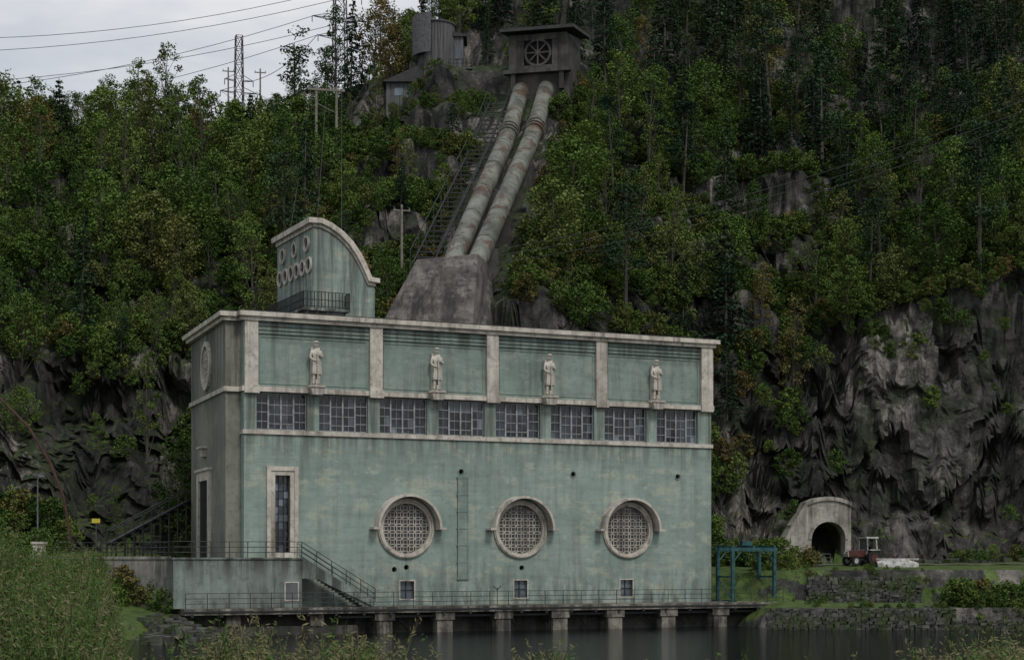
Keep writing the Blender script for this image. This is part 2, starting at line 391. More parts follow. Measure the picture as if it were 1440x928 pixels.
for a,b in zip(PIL[:-1],PIL[1:]):
    for z in (21.75,21.45,21.2): fz.box(a+.5,b-.5,.0,.13,z,z+.16)
    ringframe(fz,a+.72,b-.72,17.75,20.95,.09,.07,.13)
fz.build('frieze_mouldings',['wall2'],PS)
def arc(cx,cz,r,a0,a1,n): return [(cx+r*math.cos(math.radians(a0+(a1-a0)*i/n)),cz+r*math.sin(math.radians(a0+(a1-a0)*i/n))) for i in range(n+1)]
rw=MB(); rg=MB(); lt=MB()
for cx in CIRC:
    rw.strip(arc(cx,CZc,1.83,0,360,48),arc(cx,CZc,2.2,0,360,48),-.16,.2)
    rw.strip(arc(cx,CZc,2.0,0,360,48),arc(cx,CZc,2.12,0,360,48),-.24,-.1)
    rw.strip(arc(cx,CZc,2.32,2,178,36),arc(cx,CZc,2.5,2,178,36),-1.0,.02)
    for sgn in (-1,1):
        x0,x1=sorted((cx+sgn*2.3,cx+sgn*2.85)); rw.box(x0,x1,-1.0,.02,CZc-.08,CZc+.085)
    rg.prismxz(arc(cx,CZc,1.84,0,360,40)[:-1],.3,.45)
    sp=.50; R=sp*.72
    for i in range(-5,6):
        for j in range(-5,6):
            p=arc(cx+i*sp,CZc+j*sp,R,0,360,14)
            for a,b in zip(p[:-1],p[1:]):
                mx_,mz=(a[0]+b[0])/2-cx,(a[1]+b[1])/2-CZc
                if mx_*mx_+mz*mz<1.8**2:
                    lt.tube((a[0],.16,a[1]),(b[0],.16,b[1]),.032,None,4,0,False)
rw.build('round_window_hoods',['cream'],PS); rg.build('round_window_glass',['glass2'],PS); lt.build('round_window_lattice',['cream'],PS)
tg=MB(); tf=MB()
for i in range(3):
    for j in range(10):
        x0=2.25+1.1*i/3;z0=5.75+5.45*j/10; q=random.uniform(-.01,.01)
        tg.add([(x0,.36+q,z0),(x0+1.1/3,.36-q,z0),(x0+1.1/3,.36,z0+.545),(x0,.36,z0+.545)],[(0,1,2,3)],0 if random.random()<.75 else 1)
for i in range(4): tf.box(2.25+1.1*i/3-.02,2.25+1.1*i/3+.02,.3,.4,5.75,11.2)
for j in range(11): tf.box(2.25,3.35,.31,.39,5.75+.545*j-.018,5.75+.545*j+.018)
for cx in (12.3,21.5,30.6):
    tg.add([(cx-.55,.3,2.35),(cx+.55,.3,2.35),(cx+.55,.3,3.65),(cx-.55,.3,3.65)],[(0,1,2,3)],1)
    tf.box(cx-.02,cx+.02,.22,.3,2.35,3.65); tf.box(cx-.55,cx+.55,.23,.3,2.98,3.02)
tg.build('tall_window_glass',['glass','pane_l'],PS); tf.build('tall_window_bars',['steel'],PS)
cd=MB(); cd.box(16.3,17.15,-.1,.02,3.75,11.4,0)
for j in range(7): cd.box(16.24,17.21,-.13,.0,3.75+j*1.25,3.85+j*1.25,0)
cd.box(16.3,16.36,-.14,.0,3.8,11.4,0); cd.box(17.09,17.15,-.14,0,3.8,11.4,0)
cd.build('wall_conduit_cover',['wall2'],PS)
ed=MB(); blk=MB()
d=(Vector(B0)-Vector(C0)).normalized(); nrm=Vector((d.y,-d.x))
def endp(t,z,o): 
    p=Vector(C0)+d*t+nrm*o; return (p.x,p.y,z)
cen=6.9
def endring(t,z,rt,rz,w_,o0,o1,mb,m=0,n=32):
    for i in range(n):
        a,b=2*math.pi*i/n,2*math.pi*(i+1)/n
        vs=[]
        for o in (o0,o1):
            for (aa,q) in ((a,0),(b,0),(b,w_),(a,w_)):
                vs.append(endp(t+(rt+q)*math.cos(aa),z+(rz+q)*math.sin(aa),o))
        mb.add(vs,[(0,1,2,3),(7,6,5,4),(0,4,5,1),(1,5,6,2),(2,6,7,3),(3,7,4,0)],m)
endring(cen,19.6,1.45,1.45,.36,-.05,.2,ed)
for q in range(-2,3):
    ed.wallseg(C0,B0,cen-.04+q*.5,cen+.04+q*.5,19.6-1.35*math.cos(q*.38),19.6+1.35*math.cos(q*.38),0,.1)
    ed.wallseg(C0,B0,cen-1.35*math.cos(q*.38),cen+1.35*math.cos(q*.38),19.56+q*.5,19.64+q*.5,0,.09)
blk.add([endp(cen+1.46*math.cos(2*math.pi*i/24),19.6+1.46*math.sin(2*math.pi*i/24),.03) for i in range(24)],[tuple(range(24))],0)
dc=6.0
ed.wallseg(C0,B0,dc-2.6,dc-1.9,5.3,11.8,-.05,.2); ed.wallseg(C0,B0,dc+1.9,dc+2.6,5.3,11.8,-.05,.2)
ed.wallseg(C0,B0,dc-1.9,dc+1.9,11.1,11.8,-.05,.2); ed.wallseg(C0,B0,dc-2.8,dc+2.8,11.8,12.0,-.05,.35)
ed.wallseg(C0,B0,dc-.6,dc+.6,12.9,13.5,-.05,.3); ed.wallseg(C0,B0,dc-.9,dc+.9,13.5,13.65,-.05,.5)
ed.build('end_facade_trim',['cream'],PS)
blk.wallseg(C0,B0,dc-1.9,dc+1.9,5.3,11.1,-.05,.04,1)
blk.build('end_door_and_window_glass',['glass','steel'],PS)
rf=MB()
rf.prism([(-.45,-.5),(Lf+.55,-.5),(Lf+.55,15.4),(-.55,15.4),(-1.65,.3),(-.45,.3)],22.34,22.66,0)
rf.prism([(-.25,-.28),(Lf+.3,-.28),(Lf+.3,15.1),(-.35,15.1),(-1.4,.5),(-.25,.5)],22.06,22.34,0)
rf.prism([(-.35,-.4),(Lf+.45,-.4),(Lf+.45,15.2),(-.4,15.2),(-1.5,.4),(-.35,.4)],22.66,22.74,1)
rf.build('roof_cornice',['cream','roof'],PS)
# turret
TU=empty('roof_turret',(6.92,5.63,0),0,PS)
prof=[(0,30.45),(.6,30.42),(1.3,30.15),(2.1,29.65),(2.8,29.0),(3.4,28.2),(3.85,27.4),(4.2,26.7),(4.35,26.35),(4.95,26.3)]
tm=MB(); tm.prismxz([(0,22.5),(4.93,22.5)]+prof[::-1],0,9,0); tm.build('turret_walls',['wall'],TU)
out=[(-.4,30.8),(.65,30.8),(1.45,30.5),(2.35,29.95),(3.1,29.25),(3.75,28.4),(4.2,27.55),(4.5,26.9),(4.62,26.66),(5.25,26.6)]
inn2=[(-.4,30.4)]+prof[1:-1]+[(5.25,26.25)]
tm=MB(); tm.strip(inn2,out,-.35,9.3,0)
inn3=[(a,b-.28) for a,b in prof]; tm.strip(inn3,[(a,b) for a,b in prof],-.14,.02,0)
tm.box(-.14,.02,.03,9,30.1,30.42)
tm.build('turret_coping',['cream'],TU,False)
tm=MB(); tg=MB()
def lring(v,z,r):
    n=24
    for i in range(n):
        a,b=2*math.pi*i/n,2*math.pi*(i+1)/n; vs=[]
        for o in (-.16,.02):
            for aa,q in ((a,r),(b,r),(b,r+.17),(a,r+.17)): vs.append((o,v+q*math.cos(aa),z+q*math.sin(aa)))
        tm.add(vs,[(3,2,1,0),(4,5,6,7),(1,5,4,0),(2,6,5,1),(3,7,6,2),(0,4,7,3)])
    tg.add([(-.03,v+r*math.cos(-2*math.pi*i/n),z+r*math.sin(-2*math.pi*i/n)) for i in range(n)],[tuple(range(n))])
for v in (1.3,4.3,7.3): lring(v,29.1,.46)
for i in range(6): lring(.75+1.45*i,27.4,.46)
tm.build('turret_round_frames',['cream'],TU); tg.build('turret_round_glass',['glass'],TU)
tm=MB(); tm.box(-1.1,2.6,-1.1,.0,23.75,23.95); tm.box(-1.1,-.01,0,8.4,23.75,23.95); tm.box(-.7,2.2,-.7,0,23.2,23.75); tm.box(-.7,-.01,0,8,23.2,23.75)
tm.build('turret_balcony_slab',['greenconc'],TU)
tm=MB(); railing(tm,[(-1.05,8.4,23.95),(-1.05,-1.05,23.95),(2.55,-1.05,23.95),(2.55,-.05,23.95)],1.2,.28,.03,(1.,.5,.1)); tm.build('turret_balcony_railing',['steel'],TU)
# quay terrace
tq=MB()
tq.box(-5.0,43.2,-3.1,.02,1.45,1.88); 
tq.build('quay_slab',['pier'],PS)
tq=MB(); tq.box(-5.0,43.2,-3.16,-3.1,1.6,1.72); 
for i in range(24): tq.box(-4.6+i*2.05,-4.4+i*2.05,-3.2,-3.1,1.3,1.5)
tq.build('quay_edge_fender',['steel'],PS)
tq=MB()
for i in range(8):
    x=9.45+(i)*4.65
    tq.box(x-.6,x+.6,-2.9,-1.6,-2,1.45); tq.box(x-.75,x+.75,-3.0,-1.6,.9,1.45)
tq.box(-2,-1,-2.7,-1.6,.6,1.45); tq.box(4,5,-2.7,-1.6,.6,1.45)
tq.build('quay_piers',['pier'],PS)
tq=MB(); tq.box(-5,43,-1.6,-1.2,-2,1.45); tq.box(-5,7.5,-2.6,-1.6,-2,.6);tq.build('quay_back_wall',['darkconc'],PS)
tq=MB()
for i in range(11):
    x=7.2+i*2.9; tq.path([(x,-2.6,1.4),(x+1.5,-1.9,.2)],.05,5)
tq.box(6,43,-2.7,-2.55,1.1,1.25)
tq.build('quay_braces',['steel'],PS)
tq=MB(); railing(tq,[(-4.9,-3.0,1.88),(43.1,-3.0,1.88)],1.05,1.5,.022)
tq.tube((18.2,-3,1.9),(18.2,-3,3.2),.03,None,5); tq.path([(17.9,-3,3.3),(18.2,-3,3.0),(18.5,-3,3.3)],.03,5)
tq.build('quay_railing',['steel'],PS)
pl=MB(); pl.box(-5.5,3.6,-2.0,.01,1.885,5.25); pl.box(-5.5,-.3,.01,14,0,5.25)
pl.box(-5.6,3.7,-2.1,.0,5.25,5.37); pl.box(-5.6,-.3,0,14,5.25,5.37)
pl.build('entrance_platform',['greenconc'],PS)
pl=MB(); n=20
for i in range(n):
    x=3.6+5.3*i/n; z=5.25-3.35*i/n
    pl.box(x,x+.275,-2.0,-.6,max(1.885,z-.55),z)
pl.prismxz([(3.6,3.9),(4.6,3.9),(8.9,1.885),(9.1,1.885),(9.1,2.15),(3.6,5.4)],-2.12,-2.0)
pl.build('entrance_stair',['greenconc'],PS)
pl=MB(); railing(pl,[(-5.5,13.5,5.37),(-5.5,-2,5.37),(3.6,-2,5.37),(9.05,-2.05,2.05)],1.1,1.3,.025)
railing(pl,[(3.7,-.6,5.3),(9.0,-.6,2.0)],1.1,1.4,.022)
pl.build('stair_railing',['steel'],PS)
pl=MB(); ringframe(pl,2.4,3.3,2.4,3.6,.07,-2.06,-1.9); pl.build('stair_wall_hatch_frame',['cream'],PS)
pl=MB(); pl.box(2.4,3.3,-2.02,-1.9,2.4,3.6); pl.build('stair_wall_hatch',['glass2'],PS)
# ------------------------------------------------------------------ statues
def statue_mesh():
    J=[((0,0,1.42),.24),((0,-.02,1.75),.23),((0,-.02,2.08),.30),((0,-.01,2.33),.12),((0,-.03,2.5),.1),
       ((-.17,0,1.3),.17),((-.18,-.03,.75),.14),((-.18,.0,.2),.10),((-.19,-.2,.09),.09),
       ((.17,0,1.3),.17),((.18,-.03,.75),.14),((.18,.0,.2),.10),((.19,-.2,.09),.09),
       ((-.34,0,2.2),.13),((-.42,-.02,1.8),.11),((-.2,-.26,1.6),.085),((-.08,-.32,1.62),.075),
       ((.34,0,2.2),.13),((.43,-.04,1.82),.11),((.22,-.27,1.95),.085),((.09,-.33,1.98),.075)]
    E=[(0,1),(1,2),(2,3),(3,4),(0,5),(5,6),(6,7),(7,8),(0,9),(9,10),(10,11),(11,12),(2,13),(13,14),(14,15),(15,16),(2,17),(17,18),(18,19),(19,20)]
    me=bpy.data.meshes.new('st'); me.from_pydata([j[0] for j in J],E,[]); o=bpy.data.objects.new('st',me); col.objects.link(o)
    sk=o.modifiers.new('s','SKIN'); ss=o.modifiers.new('u','SUBSURF'); ss.levels=2
    for i,(p,r) in enumerate(J):
        me.skin_vertices[0].data[i].radius=(r,r*.85); me.skin_vertices[0].data[i].use_root=(i==0)
    bpy.context.view_layer.update()
    dg=bpy.context.evaluated_depsgraph_get(); e=o.evaluated_get(dg).to_mesh()
    mb=MB(); mb.add([v.co[:] for v in e.vertices],[tuple(p.vertices) for p in e.polygons])
    bpy.data.objects.remove(o)
    mb.sphere((0,-.04,2.68),.17,0,12,9,(.9,1.05,1.25)); mb.sphere((0,-.22,2.65),.035,0,6,5,(1,1,1.6)); 
    mb.sphere((0,-.03,2.83),.19,0,12,6,(1,1.1,.5)); mb.box(-.14,.14,-.28,-.1,2.77,2.80); mb.box(-.09,.09,-.215,-.18,2.70,2.73); mb.box(-.05,.05,-.215,-.18,2.55,2.57)
    for s in (-1,1): mb.sphere((s*.165,-.03,2.66),.04,0,6,5,(.5,.8,1.3))
    mb.tube((0,-.38,.1),(0,-.38,2.2),.04,None,8); mb.box(-.16,.16,-.46,-.3,.08,.36)
    mb.prismxz([(-.34,.75),(.34,.75),(.27,1.6),(-.27,1.6)],-.24,.18)
    for s in (-1,1):
        for q in range(4): mb.tube((s*.06,-.40,(1.56 if s<0 else 1.92)+q*.04),(-s*.03,-.43,(1.56 if s<0 else 1.92)+q*.04),.022,None,5)
    mb.prismxz([(-.55,-.12),(.55,-.12),(.45,.02),(-.45,.02)],-.5,.4); mb.prismxz([(-.35,-.6),(.35,-.6),(.5,-.12),(-.5,-.12)],-.42,.4)
    mb.box(-.3,.3,.12,.42,.02,2.5)
    return mb
sm=statue_mesh()
so=sm.build('worker_statue',['cream'],None,False); me_st=so.data
for i,s in enumerate((5.2,14.5,23.76,33.08)):
    o=so if i==0 else bpy.data.objects.new('worker_statue',me_st)
    if i: col.objects.link(o)
    o.location=loc2w(s,-.35,17.62); o.rotation_euler=(0,0,ANG); o.scale=(1.08,1,1.1)
# ------------------------------------------------------------------ gantry
GA=empty('quay_lifting_gantry',loc2w(39.1,-1.9,1.88),ANG)
g=MB()
for x in (0,3.9):
    for y in (0,2.2):
        g.box(x-.12,x+.12,y-.12,y+.12,0,4.0)
        g.path([(x+(.8 if x==0 else -.8),y,4.0),(x,y,3.1)],.06,5)
        g.box(x-.25,x+.25,y-.25,y+.25,0,.08)
for y in (0,2.2): g.box(-.25,4.15,y-.1,y+.1,4.0,4.28)
for x in (0,1.95,3.9): g.box(x-.09,x+.09,-.1,2.3,4.28,4.46)
for x in (0,3.9): g.box(x-.06,x+.06,0,2.2,1.9,2.05); g.path([(x,0,.1),(x,2.2,1.9)],.05,5)
g.box(1.5,2.4,.9,1.3,4.46,4.8); g.tube((1.95,1.1,4.2),(1.95,1.1,2.9),.03,None,5)
g.build('gantry_frame',['teal'],GA)
# ------------------------------------------------------------------ penstocks
P1=[W(630,384,149.5),W(714,192,178),W(733,126,191)]
P2=[W(664,384,149.5),W(751,187,178),W(769,121,191)]
for P in (P1,P2):
    e=empty('penstock_pipe')
    pm=MB()
    rr=.9
    pts=[P[0]]+[P[0].lerp(P[1],t) for t in (.25,.5,.75,.94)]+[P[1].lerp(P[2],.12),P[2]]
    for a,b in zip(pts[:-1],pts[1:]): pm.tube(a,b,rr,rr,28)
    pm.build('pipe_shell',['pen'],e,True)
    pm=MB()
    for a,b in ((P[0],P[1]),(P[1],P[2])):
        n=int((b-a).length/6.5)
        for i in range(1,n+1):
            p=a.lerp(b,i/(n+.5)); dd=(b-a).normalized(); pm.tube(p-dd*.05,p+dd*.05,rr+.045,None,28)
    dd=(P[2]-P[1]).normalized()
    for q in (0,.9,1.8): pm.tube(P[1]+dd*q,P[1]+dd*(q+.35),rr+.16,None,28)
    pm.build('pipe_flanges',['pen'],e)
    pm=MB()
    for i in range(1,5):
        p=P[0].lerp(P[1],i/5); pm.box(p.x-1.1,p.x+1.1,p.y-.3,p.y+.3,p.z-5,p.z-.75)
    pm.build('pipe_saddles',['darkconc'],e)
ab=empty('penstock_anchor_block')
b_=MB()
top=[W(586,365,147.2),W(672,357,146.4),W(690,376,153),W(606,364,157)]
bot=[W(512,500,144.6),W(662,500,143.8),W(700,500,150.5),W(560,500,156)]
b_.add(top+bot,[(0,1,2,3),(4,5,1,0),(5,6,2,1),(6,7,3,2),(7,4,0,3)])
o=b_.build('block_mass',['block'],ab)
ft=empty('funicular_track'); f=MB()
Q0,Q1,Q2=W(596,368,151),W(676,205,178),W(702,140,190)
def offs(p,dx): return p+Vector((dx,0,0))
for dx in (-.9,.9): f.path([offs(Q0,dx),offs(Q1,dx),offs(Q2,dx)],.08,4)
for a,b in ((Q0,Q1),(Q1,Q2)):
    n=int((b-a).length/1.25)
    for i in range(n):
        p=a.lerp(b,i/n); f.box(p.x-1.2,p.x+1.2,p.y-.08,p.y+.08,p.z-.16,p.z-.05)
        if i%3==0: 
            for dx in (-1.2,1.2): f.tube(offs(p,dx),offs(p,dx)+Vector((0,0,1.0)),.04,None,4); f.tube(offs(p,dx),offs(p,dx)+Vector((0,0,-3)),.09,None,4)
for dx in (-1.2,1.2): f.path([offs(Q0,dx)+Vector((0,0,1)),offs(Q1,dx)+Vector((0,0,1)),offs(Q2,dx)+Vector((0,0,1))],.045,4)
f.build('track_rails_and_sleepers',['steel'],ft)
# ------------------------------------------------------------------ gatehouse
GH=empty('valve_gatehouse',(W(718,120,191).x,190.5,57.0),math.radians(-14))
g=MB()
g.box(-.4,6.6,.3,6,-7,2.6,0)
g.box(-.2,.7,0,.7,2.6,6.6); g.box(5.5,6.4,0,.7,2.6,6.6); g.box(.7,5.5,.02,.7,5.9,6.6); g.box(.7,5.5,.02,.7,2.6,3.1)
g.box(.7,1.5,.1,.6,3.1,5.9); g.box(4.7,5.5,.1,.6,3.1,5.9)
g.box(-.2,6.4,.7,7.5,2.6,6.6); g.box(-.7,6.9,-.5,.3,2.2,2.6); g.box(.1,.6,-.3,.3,.3,2.2); g.box(5.6,6.1,-.3,.3,.3,2.2)
g.build('gatehouse_walls',['gateconc'],GH)
g=MB(); g.strip(arc(3.1,4.5,1.3,0,360,28),arc(3.1,4.5,1.55,0,360,28),-.02,.1)
for a in range(0,180,45):
    ca,sa=math.cos(math.radians(a)),math.sin(math.radians(a)); g.tube((3.1-1.3*ca,.05,4.5-1.3*sa),(3.1+1.3*ca,.05,4.5+1.3*sa),.11,None,4)
g.build('gatehouse_round_grille',['darkconc'],GH)
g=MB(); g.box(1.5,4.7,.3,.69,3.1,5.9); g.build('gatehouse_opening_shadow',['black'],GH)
g=MB(); g.add([(-1,-1,6.75),(7.4,-1,6.75),(7.4,8.4,8.2),(-1,8.4,8.2),(-1,-1,7.1),(7.4,-1,7.1),(7.4,8.4,8.55),(-1,8.4,8.55)],[(3,2,1,0),(4,5,6,7),(0,1,5,4),(1,2,6,5),(2,3,7,6),(3,0,4,7)])
g.build('gatehouse_roof',['roof'],GH)
g=MB(); g.add([(-.2,.7,6.6),(-.2,7.5,6.6),(-.2,7.5,8.0),(6.4,.7,6.6),(6.4,7.5,6.6),(6.4,7.5,8.0)],[(0,2,1),(3,4,5)]); g.build('gatehouse_gable_infill',['clad'],GH)
# ------------------------------------------------------------------ hilltop house
HH=empty('timber_clad_tower_house',(-8.9,200,58.6),0)
g=MB(); n=40
g.tube((0,0,-4),(0,0,9.0),2.1,None,n); 
g.build('round_tower',['clad'],HH)
g=MB()
for i in range(n):
    a=2*math.pi*i/n; g.box(2.12*math.cos(a)-.05,2.12*math.cos(a)+.05,2.12*math.sin(a)-.05,2.12*math.sin(a)+.05,0,9.0)
g.tube((0,0,9.0),(0,0,9.12),2.3,None,n)
g.build('tower_battens',['clad'],HH)
g=MB(); g.box(1.6,4.0,-1.5,3,-3,3.5); g.box(2,3.2,-.5,3,3.5,7.6); g.box(1.5,4.3,-1.9,3.2,3.5,3.65); g.box(-5.8,-1.6,-1,3,-3,2.2); g.build('house_wings',['clad'],HH)
g=MB(); g.prismxz([(-6.2,2.1),(-1.5,2.1),(-1.5,4.2)],-1.6,3.4); g.prismxz([(1.9,7.6),(3.6,7.6),(3.5,7.8),(1.9,8.2)],-.8,3.2); g.build('house_roofs',['roof'],HH)
g=MB(); g.box(1.9,2.7,-1.56,-1.5,1.2,2.6);g.box(2.95,3.6,-1.56,-1.5,1.2,2.6); g.box(2.2,3.0,-.56,-.5,5,6.6); g.box(-4.8,-3.8,-1.05,-1,.6,1.5); g.box(3.25,3.3,.2,1,5.,6.5);g.build('house_windows',['pane_l'],HH)
g=MB(); railing(g,[(1.6,-1.8,3.65),(4.2,-1.8,3.65),(4.2,3,3.65)],1,.5,.03,(1.,.5)); railing(g,[(1.5,-2.2,0),(5.2,-2.2,0)],1,.5,.03,(1.,.5)); g.box(1.4,5.3,-2.3,-1.5,-.15,0); g.build('house_balconies',['steel'],HH)
g=MB(); g.strip(arc(0,0,2.6,100,180,10),arc(0,0,2.75,100,180,10),0,4.6); o=g.build('curved_screen',['clad'],HH); o.rotation_euler=(math.radians(90),0,0); o.location=(0,-.3,5.2)
# ------------------------------------------------------------------ poles, pylons, wires
def pylon(name,X,Y,h,wb,wt,arms):
    z0=terr_z(X,Y)-.5; e=empty(name,(X,Y,z0),math.radians(20)); g=MB(); n=max(6,int(h/1.8))
    def leg(i,t):
        w_=(wb*(1-t)+wt*t)/2; sx,sy=((-1,-1),(1,-1),(1,1),(-1,1))[i]; return Vector((sx*w_,sy*w_,h*t))
    for i in range(4):
        g.tube(leg(i,0),leg(i,1),.09,.07,4)
        for k in range(n):
            a,b=k/n,(k+1)/n; j=(i+1)%4
            g.tube(leg(i,a),leg(j,b),.045,None,4); g.tube(leg(j,a),leg(i,b),.045,None,4); g.tube(leg(i,b),leg(j,b),.045,None,4)
    for (z,L_) in arms:
        for s in (-1,1):
            for y in (-wt/2,wt/2): g.tube((s*wt/2,y,z),(s*L_,0,z+.1),.06,None,4); 
            g.tube((s*wt/2,0,z+.9),(s*L_,0,z+.1),.05,None,4); g.tube((s*L_,0,z+.1),(s*L_,0,z-.7),.06,None,5)
    g.build(name+'_lattice',['steel'],e); return e
pz=terr_z(W(478,0,229).x,229); pylon('transmission_pylon',W(478,0,229).x,229,25,2.0,1.3,[(14,3.0),(16.5,3.8),(19.5,3.0)])
pylon('transmission_pylon',W(336,0,238).x,238,W(336,46,238).z-terr_z(W(336,0,238).x,238),1.4,.9,[(9.3,2.6),(11,2.0)])
def hframe(px,Y,h,wd,dz=0):
    X=(px-720)/2400*Y; z=terr_z(X,Y)-.5; e=empty('wooden_power_pole',(X,Y,z),math.radians(12)); g=MB()
    if wd>0:
        for s in (-1,1): g.tube((s*wd/2,0,0),(s*wd/2,0,h),.17,.13,8)
        g.box(-wd/2-.9,wd/2+.9,-.14,.14,h-.5,h-.28)
        for x in (-wd/2-.7,0,wd/2+.7): g.tube((x,0,h-.28),(x,0,h+.1),.06,None,5)
        g.path([(-wd/2,0,h*.82),(wd/2,0,h*.72)],.05,4)
    else:
        g.tube((0,0,0),(0,0,h),.14,.10,8); g.box(-.8,.8,-.07,.07,h-.6,h-.48)
        for x in (-.7,0,.7): g.tube((x,0,h-.48),(x,0,h-.25),.05,None,5)
    g.build('pole_timbers',['wood'],e); return Vector((X,Y,z+h))
h1=hframe(459,186,W(459,122,186).z-terr_z(W(459,0,186).x,186)+.5,2.2); h2=hframe(565,158,W(565,288,158).z-terr_z(W(565,0,158).x,158)+.5,0); hframe(321,236,W(321,90,236).z-terr_z(W(321,0,236).x,236),0); hframe(366,238,W(366,92,238).z-terr_z(W(366,0,238).x,238),0)
wr=empty('overhead_power_lines'); g=MB()
def wire(a,b,sag,r=.035,n=18):
    a=Vector(a);b=Vector(b); pts=[]
    for i in range(n+1):
        t=i/n; p=a.lerp(b,t); p.z-=4*sag*t*(1-t); pts.append(p)
    g.path(pts,r,4)
pX=W(478,0,229).x
for k,(dz,dx) in enumerate(((16.5,-3.6),(16.5,3.6),(14,-2.8),(19.5,-2.8),(19.5,2.8))):
    wire((pX+dx,229,pz+dz),W(-400,[130,110,175,30,60][k],230),4,.04)
qy=W(336,0,238); qz=terr_z(qy.x,238)
for dx in (-2.4,0,2.4):
    wire((qy.x+dx,238,qz+9),(h1.x+dx*.6,186,h1.z),2,.03)
    wire((h1.x+dx*.7,186,h1.z),loc2w(9+dx,12,28),1,.03)
wire((pX-3,229,pz+14),(qy.x+2,238,qz+10.5),1,.04); wire((pX,229,pz+14),(h1.x,186,h1.z),2,.03)
wire((h2.x,h2.y,h2.z-.3),loc2w(11,14,23),.5,.025)
for k in range(3):
    wire(W(690,[352,361,372][k],150),W(1700,[20,36,52][k],172),3.0,.03,30)
g.build('wire_strands',['steel'],wr)
# ------------------------------------------------------------------ left side
rwall=empty('retaining_wall'); g=MB()
a=W(75,0,118.2); b=loc2w(-5.5,-.5)
g.wallseg((a.x,a.y),(b.x,b.y),-1,(b.xy-a.xy).length,1,5.25,-.6,0); g.wallseg((a.x,a.y),(b.x,b.y),-1,(b.xy-a.xy).length,5.25,5.45,-.7,.1)
g.build('wall_body',['conc'],rwall)
g=MB(); railing(g,[(a.x,a.y+.3,5.4),(b.x,b.y+.3,5.4)],1.0,2.2,.03); g.build('wall_railing',['steel'],rwall)
gp=empty('gate_pillar',W(55,0,117.5).xy.to_3d()+Vector((0,0,4.8))); g=MB(); g.box(-.35,.35,-.35,.35,-1.5,1.5); g.box(-.45,.45,-.45,.45,1.5,1.65); g.build('pillar',['cream'],gp)
def lamp(px,Y,h):
    X=(px-720)/2400*Y; e=empty('street_lamp',(X,Y,terr_z(X,Y))); g=MB(); g.tube((0,0,0),(0,0,h),.08,.05,8); g.path([(0,0,h),(.2,0,h+.25),(.2,0,h+.3)],.04,6)
    g.box(-.35,.4,-.15,.15,h+.28,h+.4); g.sphere((.2,0,h+.25),.16,1,8,6,(1.4,.8,.6)); g.build('lamp_post',['galv','white'],e)
lamp(53,120,5.6)
hz=empty('sloping_supply_pipe'); g=MB()
g.path([W(-40,520,129),W(0,560,129),W(40,600,129),W(70,650,129),W(90,700,129),W(99,760,129)],.11,8); g.build('pipe',['rust'],hz)
sg=empty('warning_sign',W(135,735,126)); g=MB(); g.box(-.3,.3,-.02,.02,0,.32,0); g.tube((0,.04,-1.6),(0,.04,.3),.03,None,6,1); g.build('sign_plate',['yellow','galv'],sg)
ts=empty('inclined_timber_walkway'); g=MB()
A_,B_=W(150,765,128),W(262,705,133)
for dy in (0,1.4):
    g.path([A_+Vector((0,dy,0)),B_+Vector((0,dy,0))],.14,5); g.path([A_+Vector((0,dy,1)),B_+Vector((0,dy,1))],.05,5)
for i in range(10):
    p=A_.lerp(B_,i/9); g.box(p.x-.15,p.x+.15,p.y-.1,p.y+1.5,p.z,p.z+.1); g.tube(p,p+Vector((0,0,1)),.05,None,5); g.tube(p,p-Vector((0,0,3)),.08,None,5)
g.build('walkway_timbers',['steel'],ts)
# ------------------------------------------------------------------ stones
def stone(mb,c,sx,sy,sz,rz=0):
    vs=[]
    ca,sa=math.cos(rz),math.sin(rz)
    for (x,y,z) in ((-1,-1,-1),(1,-1,-1),(1,1,-1),(-1,1,-1),(-1,-1,1),(1,-1,1),(1,1,1),(-1,1,1)):
        x=x*sx*random.uniform(.6,1);y=y*sy*random.uniform(.6,1);z=z*sz*random.uniform(.55,1)
        vs.append((c[0]+x*ca-y*sa,c[1]+x*sa+y*ca,c[2]+z))
    mb.add(vs,[(3,2,1,0),(4,5,6,7),(0,1,5,4),(1,2,6,5),(2,3,7,6),(3,0,4,7)])
def stone_wall(name,p0,p1,z0,z1,batter=.25,top=0):
    g=MB(); p0=Vector(p0);p1=Vector(p1); d_=(p1-p0); Ln=d_.length; d_.normalize(); nn=Vector((-d_.y,d_.x)); rz=math.atan2(d_.y,d_.x)
    z=z0
    while z<z1:
        h=random.uniform(.16,.30); x=random.uniform(-.4,0)
        while x<Ln:
            l=random.uniform(.2,.62); c=p0+d_*(x+l/2)+nn*((z-z0)*batter+random.uniform(-.09,.09))
            stone(g,(c.x,c.y,z+h/2),l*.58,.35,h*.62,rz+random.uniform(-.15,.15)); x+=l
        z+=h
    return g.build(name,['stone'])
stone_wall('stone_embankment_wall',W(1082,0,128.0).xy,W(1345,0,126.6).xy,-.3,1.5,.55)
stone_wall('stone_embankment_wall',W(1140,0,135.6).xy,W(1290,0,135.2).xy,1.7,3.8,.7)
stone_wall('stone_embankment_wall',W(1345,0,126.6).xy,W(1480,0,125.3).xy,-.3,.7,.6)
g=MB()
for i in range(320):
    px=random.uniform(205,318); Y=random.uniform(105,114); X=(px-720)/2400*Y
    s=random.uniform(.2,.7); stone(g,(X,Y,max(-.1,terr_z(X,Y))+random.uniform(-.1,1.2)*max(0,1-abs(px-255)/55)),s,s*.8,s*.6,random.uniform(0,3))
for i in range(160):
    px=random.uniform(1090,1460); Y=random.uniform(126,129); X=(px-720)/2400*Y
    s=random.uniform(.08,.3); stone(g,(X,Y,terr_z(X,Y)),s,s*.8,s*.6,random.uniform(0,3))
